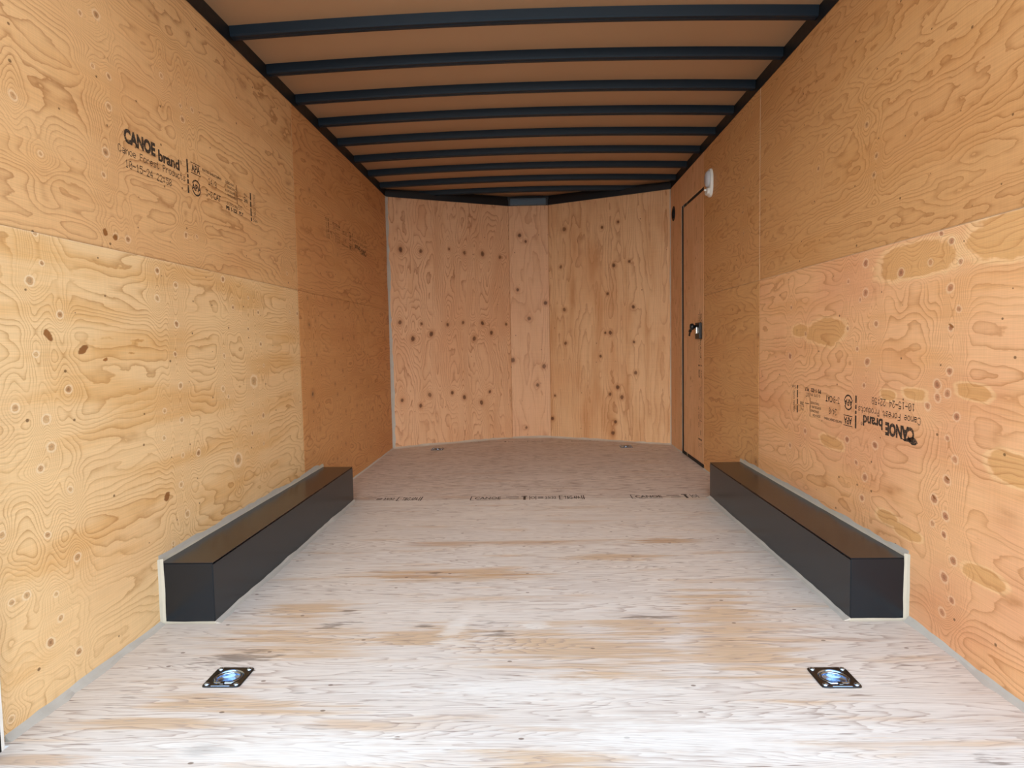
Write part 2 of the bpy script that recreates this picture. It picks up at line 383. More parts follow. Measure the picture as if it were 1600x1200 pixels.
def floor_ply():
    n = NB('whitened_floor_plywood'); x, y, z = n.xyz()
    far = n.map(y, 3.752, 3.756, 0.0, 1.0)
    sd = n.math('MULTIPLY', far, 9.0)
    h1 = n.noise(n.vec(n.math('MULTIPLY', x, 0.55), n.math('MULTIPLY', y, 6.5), n.math('ADD', sd, 2.0)), 1.0, 2.0, 0.45, 0.2)
    h2 = n.noise(n.vec(n.math('MULTIPLY', x, 3.0), n.math('MULTIPLY', y, 24.0), n.math('ADD', sd, 4.0)), 1.0, 2.0, 0.5)
    h3 = n.noise(n.vec(n.math('MULTIPLY', x, 14.0), n.math('MULTIPLY', y, 90.0), sd), 1.0, 2.0, 0.6)
    h = n.math('ADD', n.math('MULTIPLY_ADD', h2, 0.09, h1), n.math('MULTIPLY', h3, 0.012))
    ph = n.math('FRACT', n.math('MULTIPLY', h, 44.0))
    ring = n.math('MULTIPLY', n.math('POWER', ph, 4.0), n.map(ph, 0.92, 1.0, 1.0, 0.0))
    fade = n.map(n.noise(n.vec(n.math('MULTIPLY', x, 1.5), n.math('MULTIPLY', y, 5.0), 8.0), 1.0, 3.0, 0.6), 0.30, 0.62, 0.40, 1.0)
    big = n.noise(n.vec(n.math('MULTIPLY', x, 1.1), n.math('MULTIPLY', y, 3.0), 14.0), 1.0, 4.0, 0.6)
    col = n.mix(n.map(big, 0.35, 0.65), (0.69, 0.635, 0.565), (0.65, 0.602, 0.545))
    streak = n.noise(n.vec(n.math('MULTIPLY', x, 2.0), n.math('MULTIPLY', y, 34.0), n.math('ADD', sd, 20.0)), 1.0, 4.0, 0.65)
    col = n.mix(n.map(streak, 0.42, 0.66, 0.0, 0.42), col, (0.80, 0.785, 0.745))
    # worn tan areas where the whitening has gone
    st = n.math('MULTIPLY_ADD', n.math('SUBTRACT', h2, 0.5), 0.9, n.math('MULTIPLY_ADD', n.math('SUBTRACT', streak, 0.5), 2.6, n.attr('stain')))
    col = n.mix(n.map(st, 0.25, 0.90, 0.0, 0.80), col, (0.56, 0.385, 0.22))
    tn = n.noise(n.vec(n.math('MULTIPLY', x, 1.7), n.math('MULTIPLY', y, 13.0), 31.0), 1.0, 4.0, 0.6)
    col = n.mix(n.map(tn, 0.54, 0.72, 0.0, 0.7), col, (0.60, 0.43, 0.275))
    rt_ = n.math('MULTIPLY_ADD', n.math('SUBTRACT', streak, 0.5), 2.0, n.attr('rust'))
    col = n.mix(n.map(rt_, 0.28, 0.8, 0.0, 0.7), col, (0.50, 0.32, 0.18))
    # second sheet, less whitened
    col = n.mix(n.math('MULTIPLY', far, 0.34), col, (0.60, 0.485, 0.42))
    col = n.mix(n.math('MULTIPLY', ring, fade), col, n.mix(far, (0.36, 0.275, 0.23), (0.24, 0.15, 0.11)))
    # short dark splinters along the grain
    ds = n.noise(n.vec(n.math('MULTIPLY', x, 9.0), n.math('MULTIPLY', y, 130.0), 40.0), 1.0, 2.0, 0.55)
    dm = n.noise(n.vec(n.math('MULTIPLY', x, 2.2), n.math('MULTIPLY', y, 4.0), 44.0), 1.0, 2.0, 0.5)
    dash = n.math('MULTIPLY', n.map(n.math('MULTIPLY_ADD', far, 0.065, ds), 0.60, 0.72), n.map(n.math('MULTIPLY_ADD', far, 0.10, dm), 0.34, 0.6))
    col = n.mix(n.math('MULTIPLY', dash, 0.85), col, (0.17, 0.11, 0.08))
    d, cc = n.voro(n.vec(n.math('MULTIPLY', x, 0.6), y, 3.0), 7.0)
    sc = n.t.nodes.new('ShaderNodeSeparateColor'); n.t.links.new(cc, sc.inputs[0])
    pin = n.math('MULTIPLY', n.map(d, 0.022, 0.034, 1.0, 0.0), n.math('GREATER_THAN', sc.outputs[0], 0.62))
    col = n.mix(n.math('MULTIPLY', pin, 0.75), col, (0.13, 0.08, 0.05))
    sm = n.math('MULTIPLY_ADD', n.math('SUBTRACT', streak, 0.5), 2.0, n.math('MULTIPLY_ADD', n.math('SUBTRACT', h3, 0.5), 2.4, n.attr('smudge')))
    col = n.mix(n.map(sm, 0.38, 0.95, 0.0, 0.7), col, (0.15, 0.115, 0.09))
    wh = n.math('MULTIPLY_ADD', n.math('SUBTRACT', h3, 0.5), 1.6, n.math('MULTIPLY_ADD', n.math('SUBTRACT', streak, 0.5), 1.6, n.attr('scuff')))
    col = n.mix(n.map(wh, 0.30, 0.8, 0.0, 0.55), col, (0.80, 0.79, 0.74))
    # joint between the floor sheets
    dd = n.math('ABSOLUTE', n.math('SUBTRACT', y, 3.754))
    col = n.mix(n.map(dd, 0.001, 0.004, 0.6, 0.0), col, (0.12, 0.09, 0.07))
    fib = n.noise(n.vec(n.math('MULTIPLY', x, 9.0), n.math('MULTIPLY', y, 380.0), 5.0), 1.0, 2.0, 0.6)
    k = n.math('MULTIPLY_ADD', fib, 0.46, 0.77)
    col = n.mix(1.0, col, n.vec(k, k, k), 'MULTIPLY')
    n.put(n.b.inputs['Base Color'], col)
    n.b.inputs['Roughness'].default_value = 0.5; n.b.inputs['Specular IOR Level'].default_value = 0.35
    n.bump(n.math('SUBTRACT', n.math('MULTIPLY', fib, 0.6), dash), 0.15, 0.001)
    return n.m
FLOORM = floor_ply()

# knot positions on the sheets (along, up)
KL=[(1.621,1.213),(1.638,1.139),(1.594,1.090),(1.691,1.010),(1.599,0.907),(1.706,0.811),(1.619,0.739),(1.522,0.778),(2.153,1.176),(2.262,1.137),(2.144,1.083),(2.255,1.001),(2.236,0.896),(2.261,0.783),(2.153,0.704),(2.256,0.661),(2.348,1.326),(2.424,1.332),(1.946,1.256),(1.631,0.665),(1.590,0.617),(1.689,0.540),(1.599,0.442),(1.700,0.350),(1.615,0.281),(1.519,0.316),(1.458,0.485),(2.141,0.613),(2.232,0.433),(2.264,0.320),(2.253,0.536),(1.472,0.316),(2.163,0.244),(1.625,0.212),(1.586,0.165),(1.683,0.093),(1.448,0.043),(1.954,1.729),(1.946,1.639),(1.919,1.497),(1.903,1.428),(2.238,1.845),(2.353,1.786),(2.435,1.800),(2.363,1.741),(1.658,1.419),(1.911,1.887),(1.842,1.858),(1.883,1.731),(1.579,1.537),(2.003,1.256),(2.615,1.192),(2.843,1.133),(2.693,1.083),(2.941,1.073),(2.829,0.995),(2.954,0.928),(2.596,0.881),(2.978,0.829),(2.865,0.763),(2.616,0.714),(2.842,0.662),(2.950,0.599),(2.825,0.534),(2.941,0.469),(2.360,0.525),(3.314,1.288),(3.433,1.090),(3.329,1.091),(3.392,0.715),(3.427,0.618),(2.574,0.749),(2.677,0.440)]
KLF=[(4.039,1.172),(4.086,1.099),(3.720,1.061),(4.249,0.962),(4.513,0.971),(3.723,0.865),(4.061,0.817),(3.623,0.818),(4.224,0.751),(4.049,0.675),(4.256,0.628),(4.535,0.627),(4.868,0.604),(4.093,0.606),(3.628,0.647),(3.613,1.036),(3.603,1.184),(3.733,0.569),(3.633,0.542),(4.534,0.490),(4.262,0.479),(4.751,0.318),(5.107,0.330),(4.060,0.334),(4.236,0.266),(4.882,0.138),(4.044,0.199),(4.247,0.157),(4.768,1.146),(4.851,1.098)]
KR=[(1.896,1.176),(1.855,1.114),(1.943,1.204),(1.896,1.045),(1.857,0.984),(1.890,0.808),(2.146,1.114),(1.992,1.128),(2.371,1.171),(2.368,1.067),(2.406,1.044),(2.497,1.119),(3.037,1.050),(2.497,0.943),(2.876,0.927),(2.291,0.954),(2.422,0.866),(2.349,0.821),(3.046,0.826),(2.324,1.469),(2.310,1.528),(2.766,1.605),(2.378,1.655),(1.890,0.932),(1.889,0.808),(1.898,0.744),(1.854,0.682),(1.894,0.616),(1.858,0.560),(1.891,0.494),(1.893,0.388),(1.899,0.331),(1.854,0.269),(1.946,0.767),(1.990,0.698),(2.288,0.532),(2.351,0.821),(2.294,0.954),(1.954,0.350),(1.948,0.424),(2.370,0.736),(2.350,0.819),(2.490,0.522),(2.418,0.448),(2.354,0.405),(2.371,0.325),(1.944,0.768),(1.943,0.729),(3.037,0.412),(2.872,0.502),(1.854,0.270),(1.893,0.208),(1.857,0.152),(1.899,0.100)]
KNl =[ (0.119,1.744),(0.302,1.737),(0.567,1.767),(0.714,1.740),(0.891,1.737),(1.066,1.713),(0.095,1.109),(0.293,1.096),(0.535,1.089),(0.686,1.106),(0.876,1.099),(1.117,1.088),(0.207,0.965),(0.791,0.958),(0.380,1.006),(0.964,1.009),(0.564,0.465),(0.681,0.419),(0.850,0.361),(0.094,0.422),(0.262,0.364),(0.350,0.456),(0.936,0.458) ]
KNc =[ (0.100,1.918),(0.157,1.859),(0.073,1.410),(0.014,0.748),(0.311,0.684),(0.177,1.139),(0.133,0.101),(0.334,1.282),(0.247,0.506) ]
KNr =[ (0.642,1.585),(0.581,1.337),(0.555,0.987),(0.604,0.986),(0.508,0.775),(0.824,0.899),(0.162,0.899),(0.165,1.951),(0.534,1.931),(0.685,1.964),(0.123,1.608),(0.786,1.610),(0.819,1.210),(0.153,1.211),(0.046,0.404),(0.668,0.495),(0.597,0.430),(0.707,0.405),(0.645,0.179),(0.620,0.076),(0.016,0.185),(0.838,0.625) ]

# ================================================================== STRUCTURE
def fbox(name, a, b, mat, parent=None):
    bm = bmesh.new(); box(bm, a, b); bmesh.ops.recalc_face_normals(bm, faces=bm.faces)
    return obj(name, bm, mat, parent)

# ground outside the open rear end
tag(fbox('ground', (-14, -22, -0.70), (14, 9, -0.60), ASPHALT), kind='structure')

# floor with openings for the recessed tie-downs
RINGS = [(-0.825, 1.7175), (0.8245, 1.713), (-0.815, 5.575), (0.8165, 5.578)]
HH = 0.0385
fl_holes = [(x - HH, x + HH, y - HH, y + HH) for x, y in RINGS] + [(-1.3, -1.198, 1.2, 1.413)]
STAIN = [(-0.757,2.149,0.13,0.10),(-0.706,1.947,0.26,0.10),(-0.327,1.966,0.18,0.07),(0.052,1.942,0.18,0.10),(0.201,1.858,0.28,0.12),
         (0.356,2.006,0.14,0.08),(0.649,2.123,0.14,0.19),(0.622,1.880,0.16,0.17),(-0.653,1.573,0.20,0.03),(-0.364,1.944,0.13,0.05),
         (0.057,1.355,0.16,0.05),(-0.473,2.513,0.18,0.06),(-0.191,2.508,0.26,0.05),(-0.88,1.60,0.12,0.03),(0.363,2.71,0.2,0.04),(0.65,2.924,0.14,0.035),
         (-0.95,1.50,0.2,0.025)]
RUST = [(-0.371,2.900,0.17,0.040),(-0.04,2.912,0.26,0.035),(-1.093,1.36,0.11,0.022),(-0.40,2.508,0.16,0.03),(-0.10,2.508,0.15,0.018),(-0.99,3.80,0.05,0.03),(0.60,2.93,0.09,0.025)]
SMUDGE = [(-0.861,1.830,0.10,0.035,0.25),(-0.627,2.052,0.055,0.022,0.5),(0.392,2.105,0.095,0.014),(0.385,2.125,0.085,0.009),(-0.088,1.987,0.045,0.02),
          (-0.616,2.163,0.02,0.02),(-0.341,2.044,0.03,0.014),(-0.12,2.06,0.03,0.012,0.5),(0.99,1.38,0.02,0.014),(-0.73,1.40,0.05,0.02),(1.02,1.36,0.03,0.012),(-0.37,2.52,0.02,0.02)]
SCUFF = [(-0.232,2.03,0.030,0.07,-0.3),(-0.24,1.93,0.045,0.02),(0.02,2.04,0.05,0.025),(-0.5,1.40,0.30,0.06),(0.4,1.45,0.3,0.08),(0.0,1.66,0.3,0.05)]
XY = lambda u, v, d: np.stack([u, v, np.zeros_like(u) - d], -1)
floor = sheet('floor', -1.27, 1.27, 1.30, 6.24, XY, 0.03, FLOORM, None, res=0.012, holes=fl_holes,
              extra={'stain': lambda u, v: ellipses(u, v, STAIN), 'rust': lambda u, v: ellipses(u, v, RUST),
                     'smudge': lambda u, v: ellipses(u, v, SMUDGE), 'scuff': lambda u, v: ellipses(u, v, SCUFF)})
tag(floor, kind='structure')

PL = 0.0095
def LW(u, v, d): return np.stack([np.zeros_like(u) - W2 - d, u, v], -1)
def RW(u, v, d): return np.stack([np.zeros_like(u) + W2 + d, u, v], -1)
G = 0.0004

wall_left = tag(fbox('wall_left', (-W2 - 0.05, Y0, 0), (-W2 - 0.012, Y1 + 0.03, HW + 0.10), SKIN), kind='structure')
wall_right = tag(fbox('wall_right', (W2 + 0.022, Y0, 0), (W2 + 0.05, Y1 + 0.03, HW + 0.10), SKIN), kind='structure')

PITCHL = [(1.644,0.956,0.019,0.010,-0.8),(1.772,0.917,0.022,0.010,0.4),(2.140,0.412,0.020,0.013,0.7),(1.864,0.886,0.014,0.005,0.2),(1.94,1.252,0.012,0.010,0.5),(1.896,1.262,0.011,0.011)]
PATCHL = [(1.98,1.15,0.06,0.03),(1.52,0.98,0.10,0.03),(1.95,0.55,0.10,0.035),(1.85,0.36,0.08,0.03),(2.0,0.75,0.06,0.02)]
kl_low = [k for k in KL if k[1] < ZS]; kl_up = [k for k in KL if k[1] >= ZS]
kl_low += [(2.865,0.763,.02,.5),(2.677,0.44,.02,.6)]
l_low = sheet('plywood_sheet', Y0, YS - G, 0, ZS - G, LW, PL, P_LOW, wall_left, knots=kl_low, pitch=PITCHL, seed=3, flip=True)
l_up = sheet('plywood_sheet', Y0, YS - G, ZS + G, HW, LW, PL, P_UP, wall_left, knots=kl_up, pitch=PITCHL, seed=5, flip=True)
klf = [(a, b, 0.008, 0.9) for a, b in KLF if b < ZS]
klf = [k for k in klf if (k[0], k[1]) not in ((3.628,0.647),(3.613,1.036))] + [(3.63,0.645,0.017,1.0),(3.613,1.036,0.013,1.0)]
l_farlow = sheet('plywood_sheet', YS + G, Y1, 0, ZS - G, LW, PL, P_FAR, wall_left, knots=klf, seed=7, flip=True, kk=dict(sig=1.4, amp=0.8))
l_farup = sheet('plywood_sheet', YS + G, Y1, ZS + G, HW, LW, PL, P_FAR, wall_left, knots=[(3.70,1.80,.008),(4.2,1.5,.008),(4.6,1.9,.008)], seed=8, flip=True)

PATCHR = [(2.097,1.147,0.185,0.054),(2.682,0.932,0.174,0.052),(2.936,0.942,0.083,0.027),(2.613,0.492,0.094,0.026),(2.208,0.713,0.047,0.020),(2.062,0.729,0.068,0.021),
          (1.80,0.757,0.075,0.025),(1.67,1.165,0.14,0.055),(2.210,0.301,0.060,0.022),(2.085,0.283,0.071,0.017),(1.640,0.578,0.08,0.04),(1.73,0.27,0.07,0.022)]
kr_low = [k for k in KR if k[1] < ZS]; kr_up = [(a, b, 0.008, 1.0) for a, b in KR if b >= ZS]
r_low = sheet('plywood_sheet', Y0, YS - G, 0, ZS - G, RW, PL, P_RL, wall_right, knots=kr_low, patches=PATCHR, seed=11, kk=dict(rbase=0.0086, smin=.55),
              pitch=[(1.888,0.938,0.014,0.004,0.5),(1.890,0.500,0.013,0.004,0.4),(1.950,0.431,0.012,0.004,0.5)])
r_up = sheet('plywood_sheet', Y0, YS - G, ZS + G, HW, RW, PL, P_RU, wall_right, knots=kr_up, seed=13, kk=dict(amp=0.5))
DY0, DY1, DZ = 4.568, 5.240, 1.958
r_farlow = sheet('plywood_sheet', YS + G, DY0, 0, ZS - G, RW, PL, P_RF, wall_right, knots=[(3.47,0.93,.012,1),(3.5,0.25,.014,.8),(4.1,0.8,.006,.8),(3.8,0.5,.006,.8)], seed=15)
r_farup = sheet('plywood_sheet', YS + G, DY0, ZS + G, HW, RW, PL, P_RU, wall_right, knots=[(3.72,1.75,.007,1),(3.73,1.62,.007,1),(3.72,1.5,.007,1)], seed=17, kk=dict(amp=0.5))
header = sheet('header_panel', DY0 + .0006, 5.0654, DZ, HW, RW, PL, P_DOOR, wall_right, seed=19)
VH = (5.532, 1.961); vr = 0.041
jamb = sheet('jamb_panel', 5.066, Y1, 0, HW, RW, PL, P_DOOR, wall_right, seed=21, holes=[(5.066, DY1, 0, DZ), (VH[0] - vr, VH[0] + vr, VH[1] - vr, VH[1] + vr)])

# shallow V front wall
wall_front = bpy.data.objects.new('wall_front', None); C.objects.link(wall_front); tag(wall_front, kind='structure')
wall_front.location = (0, 0, 0)
def seg_place(A, B):
    ax, ay = A; L = math.hypot(B[0] - ax, B[1] - ay); ex, ey = (B[0] - ax) / L, (B[1] - ay) / L
    def f(u, v, d): return np.stack([ax + ex * u - ey * d, ay + ey * u + ex * d, v + 0 * u], -1)
    return f, L
for (A, B, m, k, sd_, nm, kk) in ((WHITE_NOSE[0], WHITE_NOSE[1], P_NL, KNl, 23, 'plywood_panel', dict(rbase=0.0165, amp=1.0, stretch=0.75, sig=1.3, smin=.8)),
                          (WHITE_NOSE[1], WHITE_NOSE[2], P_NC, KNc, 25, 'plywood_panel', dict(rbase=0.017, amp=0.4, stretch=0.9, smin=.8)),
                          (WHITE_NOSE[2], WHITE_NOSE[3], P_NR, KNr, 27, 'plywood_panel', dict(rbase=0.0145, amp=0.3, stretch=0.85, smin=.8))):
    pf, L = seg_place(A, B)
    sheet(nm, 0, L, 0, HW, pf, PL, m, wall_front, knots=k, seed=sd_, kk=kk)
    pf2 = pf
    bm = bmesh.new()
    P = [tuple(float(q) for q in pf(np.array([u]), np.array([v]), d)[0]) for d in (0.011, 0.05) for u, v in ((-.05, 0), (L + .05, 0), (L + .05, HW + .04), (-.05, HW + .04))]
    vs = [bm.verts.new(q) for q in P]
    for fc in ((0, 1, 2, 3), (7, 6, 5, 4), (0, 4, 5, 1), (1, 5, 6, 2), (2, 6, 7, 3), (3, 7, 4, 0)): bm.faces.new([vs[i] for i in fc])
    obj('outer_skin', bm, SKIN, wall_front)

# arched roof lining
bm = bmesh.new(); NX = 32
def arch(x): return CZ + ARCH * (1 - (x / W2) ** 2)
xs = [-1.27 + 2.54 * i / NX for i in range(NX + 1)]
prism(bm, [(x, arch(x)) for x in xs] + [(x, arch(x) + 0.05) for x in reversed(xs)], lambda x, z: (x, Y0, z), lambda x, z: (x, 6.3, z))
ceiling = tag(obj('ceiling', bm, LINING), kind='structure')

# black rails along the tops of the walls
def rail(name, x0, x1):
    o = fbox(name, (x0, Y0, HW), (x1, Y1 + 0.06, CZ + 0.012), BLACK); return tag(o, kind='structure')
rail('trim_1', -W2 - 0.05, -W2 + 0.002); rail('trim_2', W2 - 0.002, W2 + 0.05)
bm = bmesh.new()
for A, B in zip(WHITE_NOSE, WHITE_NOSE[1:]):
    L = math.hypot(B[0] - A[0], B[1] - A[1]); ex, ey = (B[0] - A[0]) / L, (B[1] - A[1]) / L
    f0 = lambda d, z, A=A: (A[0] - ex * .012 - ey * d, A[1] - ey * .012 + ex * d, z)
    f1 = lambda d, z, B=B: (B[0] + ex * .012 - ey * d, B[1] + ey * .012 + ex * d, z)
    prism(bm, [(-0.012, HW - 0.002), (0.06, HW - 0.002), (0.06, HW + 0.11), (0.03, HW + 0.11), (0.03, HW + 0.058), (-0.012, HW + 0.050)], f0, f1)
tag(obj('trim_3', bm, BLACK), kind='structure')

# rear frame post with its pale edge, left of the opening
post = tag(fbox('trim_4', (-1.30, 1.28, -0.32), (-1.200, 1.393, 2.33), RUBBER), kind='structure')
fbox('edge_strip', (-1.27, 1.393, -0.32), (-1.1995, 1.4015, 2.33), WHITEEDGE, post)
post2 = tag(fbox('trim_5', (1.235, 1.28, -0.32), (1.30, 1.393, 2.33), RUBBER), kind='structure')

# caulk beads: an irregular fillet in the corner between directions a and b
def bead(bm, p, q, a, b, wa, wb, seed, n=None, j=0.25):
    rnd = random.Random(seed); p, q, a, b = map(Vector, (p, q, a, b)); L = (q - p).length
    n = n or max(4, int(L / 0.035)); rows = []; na = nb = 0
    for i in range(n + 1):
        t = i / n; c = p.lerp(q, t)
        na = 0.7 * na + rnd.gauss(0, j) * .7; nb = 0.7 * nb + rnd.gauss(0, j) * .7
        A = c + a * wa * max(.45, 1 + na); B = c + b * wb * max(.45, 1 + nb)
        m = c + (A - c) * .42 + (B - c) * .42
        back = c - a * .0015 - b * .0015
        rows.append([bm.verts.new(v) for v in (back, A, m, B)])
    for r0, r1 in zip(rows, rows[1:]):
        for k in range(4):
            bm.faces.new((r0[k], r0[(k + 1) % 4], r1[(k + 1) % 4], r1[k]))
    bm.faces.new(rows[0]); bm.faces.new(rows[-1][::-1])
    bmesh.ops.recalc_face_normals(bm, faces=bm.faces)

def beads(name, lst, mat, parent=None):
    bm = bmesh.new()
    for i, l in enumerate(lst): bead(bm, *l, seed=sum(map(ord, name)) + i * 7)
    return obj(name, bm, mat, parent, smooth=False)
BX0, BX1 = 2.0756, 3.7429; BW, BH = 0.1812, 0.2037
for s, nm in ((-1, 'baseboard_left'), (1, 'baseboard_right')):
    far_end = Y1 if s < 0 else DY0
    L_ = [((s * W2, Y0, 0), (s * W2, BX0 - .012, 0), (-s, 0, 0), (0, 0, 1), 0.018, 0.012),
          ((s * W2, BX1, 0), (s * W2, far_end, 0), (-s, 0, 0), (0, 0, 1), 0.009, 0.007)]
    if s > 0: L_.append(((W2, DY1, 0), (W2, Y1, 0), (-1, 0, 0), (0, 0, 1), 0.008, 0.008))
    tag(beads(nm, L_, CAULK), kind='structure')
TANC = plain('dusty_tan_caulk', (0.50, 0.43, 0.35), 0.65, 0, 0.3)
nb_ = []
for A, B in zip(WHITE_NOSE, WHITE_NOSE[1:]):
    L = math.hypot(B[0] - A[0], B[1] - A[1]); ex, ey = (B[0] - A[0]) / L, (B[1] - A[1]) / L
    nb_.append(((A[0], A[1], 0), (B[0], B[1], 0), (ey, -ex, 0), (0, 0, 1), 0.022, 0.014))
tag(beads('baseboard_front', nb_, TANC), kind='structure')
L = math.hypot(1.04, .52)
tag(beads('trim_6', [((-W2, Y1, 0.0), (-W2, Y1, HW), (1.04 / L, .52 / L, 0), (0, -1, 0), 0.020, 0.020)], CAULK), kind='structure')
tag(beads('trim_7', [((W2, Y1, 0.0), (W2, Y1, HW), (-1.04 / L, .52 / L, 0), (0, -1, 0), 0.008, 0.008)], TANC), kind='structure')

# ------------------------------------------------------------------ side door
door = tag(fbox('door_1', (W2 + 0.004, DY0 + 0.008, 0.032), (W2 + 0.021, 5.170, 1.936), SKIN), kind='structure')
dskin = sheet('door_skin', DY0 + 0.0015, 5.172, 0.030, 1.934, RW, 0.0038, P_DOOR, door, seed=31, knots=[(4.95,.62,.008,1),(4.9,.6,.006,1),(5.0,1.3,.006,1),(4.8,1.5,.006,1)])
bm = bmesh.new()
box(bm, (W2 + 0.002, 5.176, 0.004), (W2 + 0.021, DY1, DZ - .001))
box(bm, (W2 + 0.002, DY0 + .001, 1.936), (W2 + 0.021, 5.190, DZ - .001))
box(bm, (W2 + 0.002, DY0 + .001, 0.002), (W2 + 0.021, 5.190, 0.026))
obj('door_gasket', bm, RUBBER, door)
bm = bmesh.new()
for y in (5.1725, DY1 - 0.004): box(bm, (W2 + 0.0005, y, 0.03), (W2 + 0.004, y + 0.005, DZ - 0.004))
obj('edge_strip', bm, CAULK, door)
# the lock on the door
lock = obj('door_lock', bevel_box((W2 - 0.022, 4.612, 0.915), (W2 - 0.0005, 4.732, 1.030), 0.005), BLACK, door)
obj('thumb_lever', bevel_box((W2 - 0.032, 4.655, 0.952), (W2 - 0.021, 4.690, 1.000), 0.003), STEEL, lock)
bm = bmesh.new()
lathe(bm, [(0, 0), (0.012, 0), (0.012, 0.018), (0.022, 0.020), (0.024, 0.030), (0.020, 0.042), (0, 0.045)], 20, Matrix.Translation((W2 - 0.021, 4.700, 1.003)) @ Matrix.Rotation(-math.pi / 2, 4, 'Y'))
obj('lock_knob', bm, BLACK, lock, smooth=True)
keys = empty('key_pair', (W2 - 0.058, 4.700, 0.993), 'two small keys hanging from the black lock knob on the side door', 'keys')
for k, (dy, lean) in enumerate(((0.005, -0.12), (-0.012, -0.30))):
    bm = bmesh.new(); box(bm, (-0.0012, -0.004, -0.058), (0.0012, 0.004, -0.026)); box(bm, (-0.0014, -0.010, -0.030), (0.0014, 0.010, -0.010))
    bmesh.ops.recalc_face_normals(bm, faces=bm.faces)
    o = obj('key', bm, DARKZ, keys); o.location = (-0.004 * k, dy, 0); o.rotation_euler = (0.1, -lean, 0.9)
bm = bmesh.new(); tube(bm, [(0.0, 0.013 * math.sin(a), -0.010 + 0.013 * math.cos(a)) for a in [i * math.pi / 8 for i in range(16)]], 0.0012, 6, True)
obj('key_ring', bm, STEEL, keys)

# ================================================================== INK STAMPS
def text_polys(body, x0, x1, y0, y1, bold=0.0, spacing=1.0):
    cu = bpy.data.curves.new('t', 'FONT'); cu.body = body; cu.size = 1.0; cu.offset = bold; cu.space_character = spacing; cu.resolution_u = 3
    o = bpy.data.objects.new('t', cu); C.objects.link(o)
    me = bpy.data.meshes.new_from_object(o.evaluated_get(bpy.context.evaluated_depsgraph_get()))
    co = np.array([v.co[:2] for v in me.vertices]); pl = [list(p.vertices) for p in me.polygons]
    bpy.data.objects.remove(o); bpy.data.curves.remove(cu); bpy.data.meshes.remove(me)
    a, b = co.min(0), co.max(0); co = (co - a) / (b - a)
    return co * np.array([x1 - x0, y1 - y0]) + np.array([x0, y0]), pl

DOTS = {'C': '0e11101010110e', 'a': '00000e010f110f', 'n': '00001619111111', 'o': '00000e1111110e', 'e': '00000e111f100e', 'F': '1f10101e101010',
        'r': '00001619101010', 's': '00000f100e011e', 't': '08081c08080906', 'P': '1e11111e101010', 'd': '01010d1311110f', 'u': '0000111111130d', 'c': '00000e1010110e',
        '0': '0e11131519110e', '1': '040c040404040e', '2': '0e11010204081f', '4': '02060a121f0202', '5': '1f101e0101110e', '8': '0e11110e11110e', '9': '0e11110f01020c',
        '-': '0000001f000000', ':': '000c0c000c0c00', ' ': '00000000000000', '3': '1f02040201110e', '6': '0608101e11110e', '/': '00010204081000'}
def dots(s, x0, x1, y0, y1, k=0.62):
    cw = (x1 - x0) / (6 * len(s) - 1); ch = (y1 - y0) / 7.0; out = []
    for i, c in enumerate(s):
        for row in range(7):
            bits = int(DOTS[c][2 * row:2 * row + 2], 16)
            for q in range(5):
                if bits >> (4 - q) & 1:
                    px, py = x0 + (6 * i + q) * cw, y1 - (row + 1) * ch
                    out.append(R_(px, py + ch * .08, px + cw * 1.02, py + ch * .92))
    return out

def R_(x0, y0, x1, y1): return np.array([(x0, y0), (x1, y0), (x1, y1), (x0, y1)]), [[0, 1, 2, 3]]
def ring_(cx, cy, r, wd, a0=0, a1=360, n=40, sx=1.0):
    co = []; pl = []
    for i in range(n + 1):
        a = math.radians(a0 + (a1 - a0) * i / n)
        co += [(cx + sx * r * math.cos(a), cy + r * math.sin(a)), (cx + sx * (r - wd) * math.cos(a), cy + (r - wd) * math.sin(a))]
        if i < n: pl.append([2 * i, 2 * i + 2, 2 * i + 3, 2 * i + 1])
    return np.array(co), pl
def rot90(pc, cx, cy):
    co, pl = pc; return np.stack([cx - (co[:, 1]), cy + (co[:, 0])], -1), pl

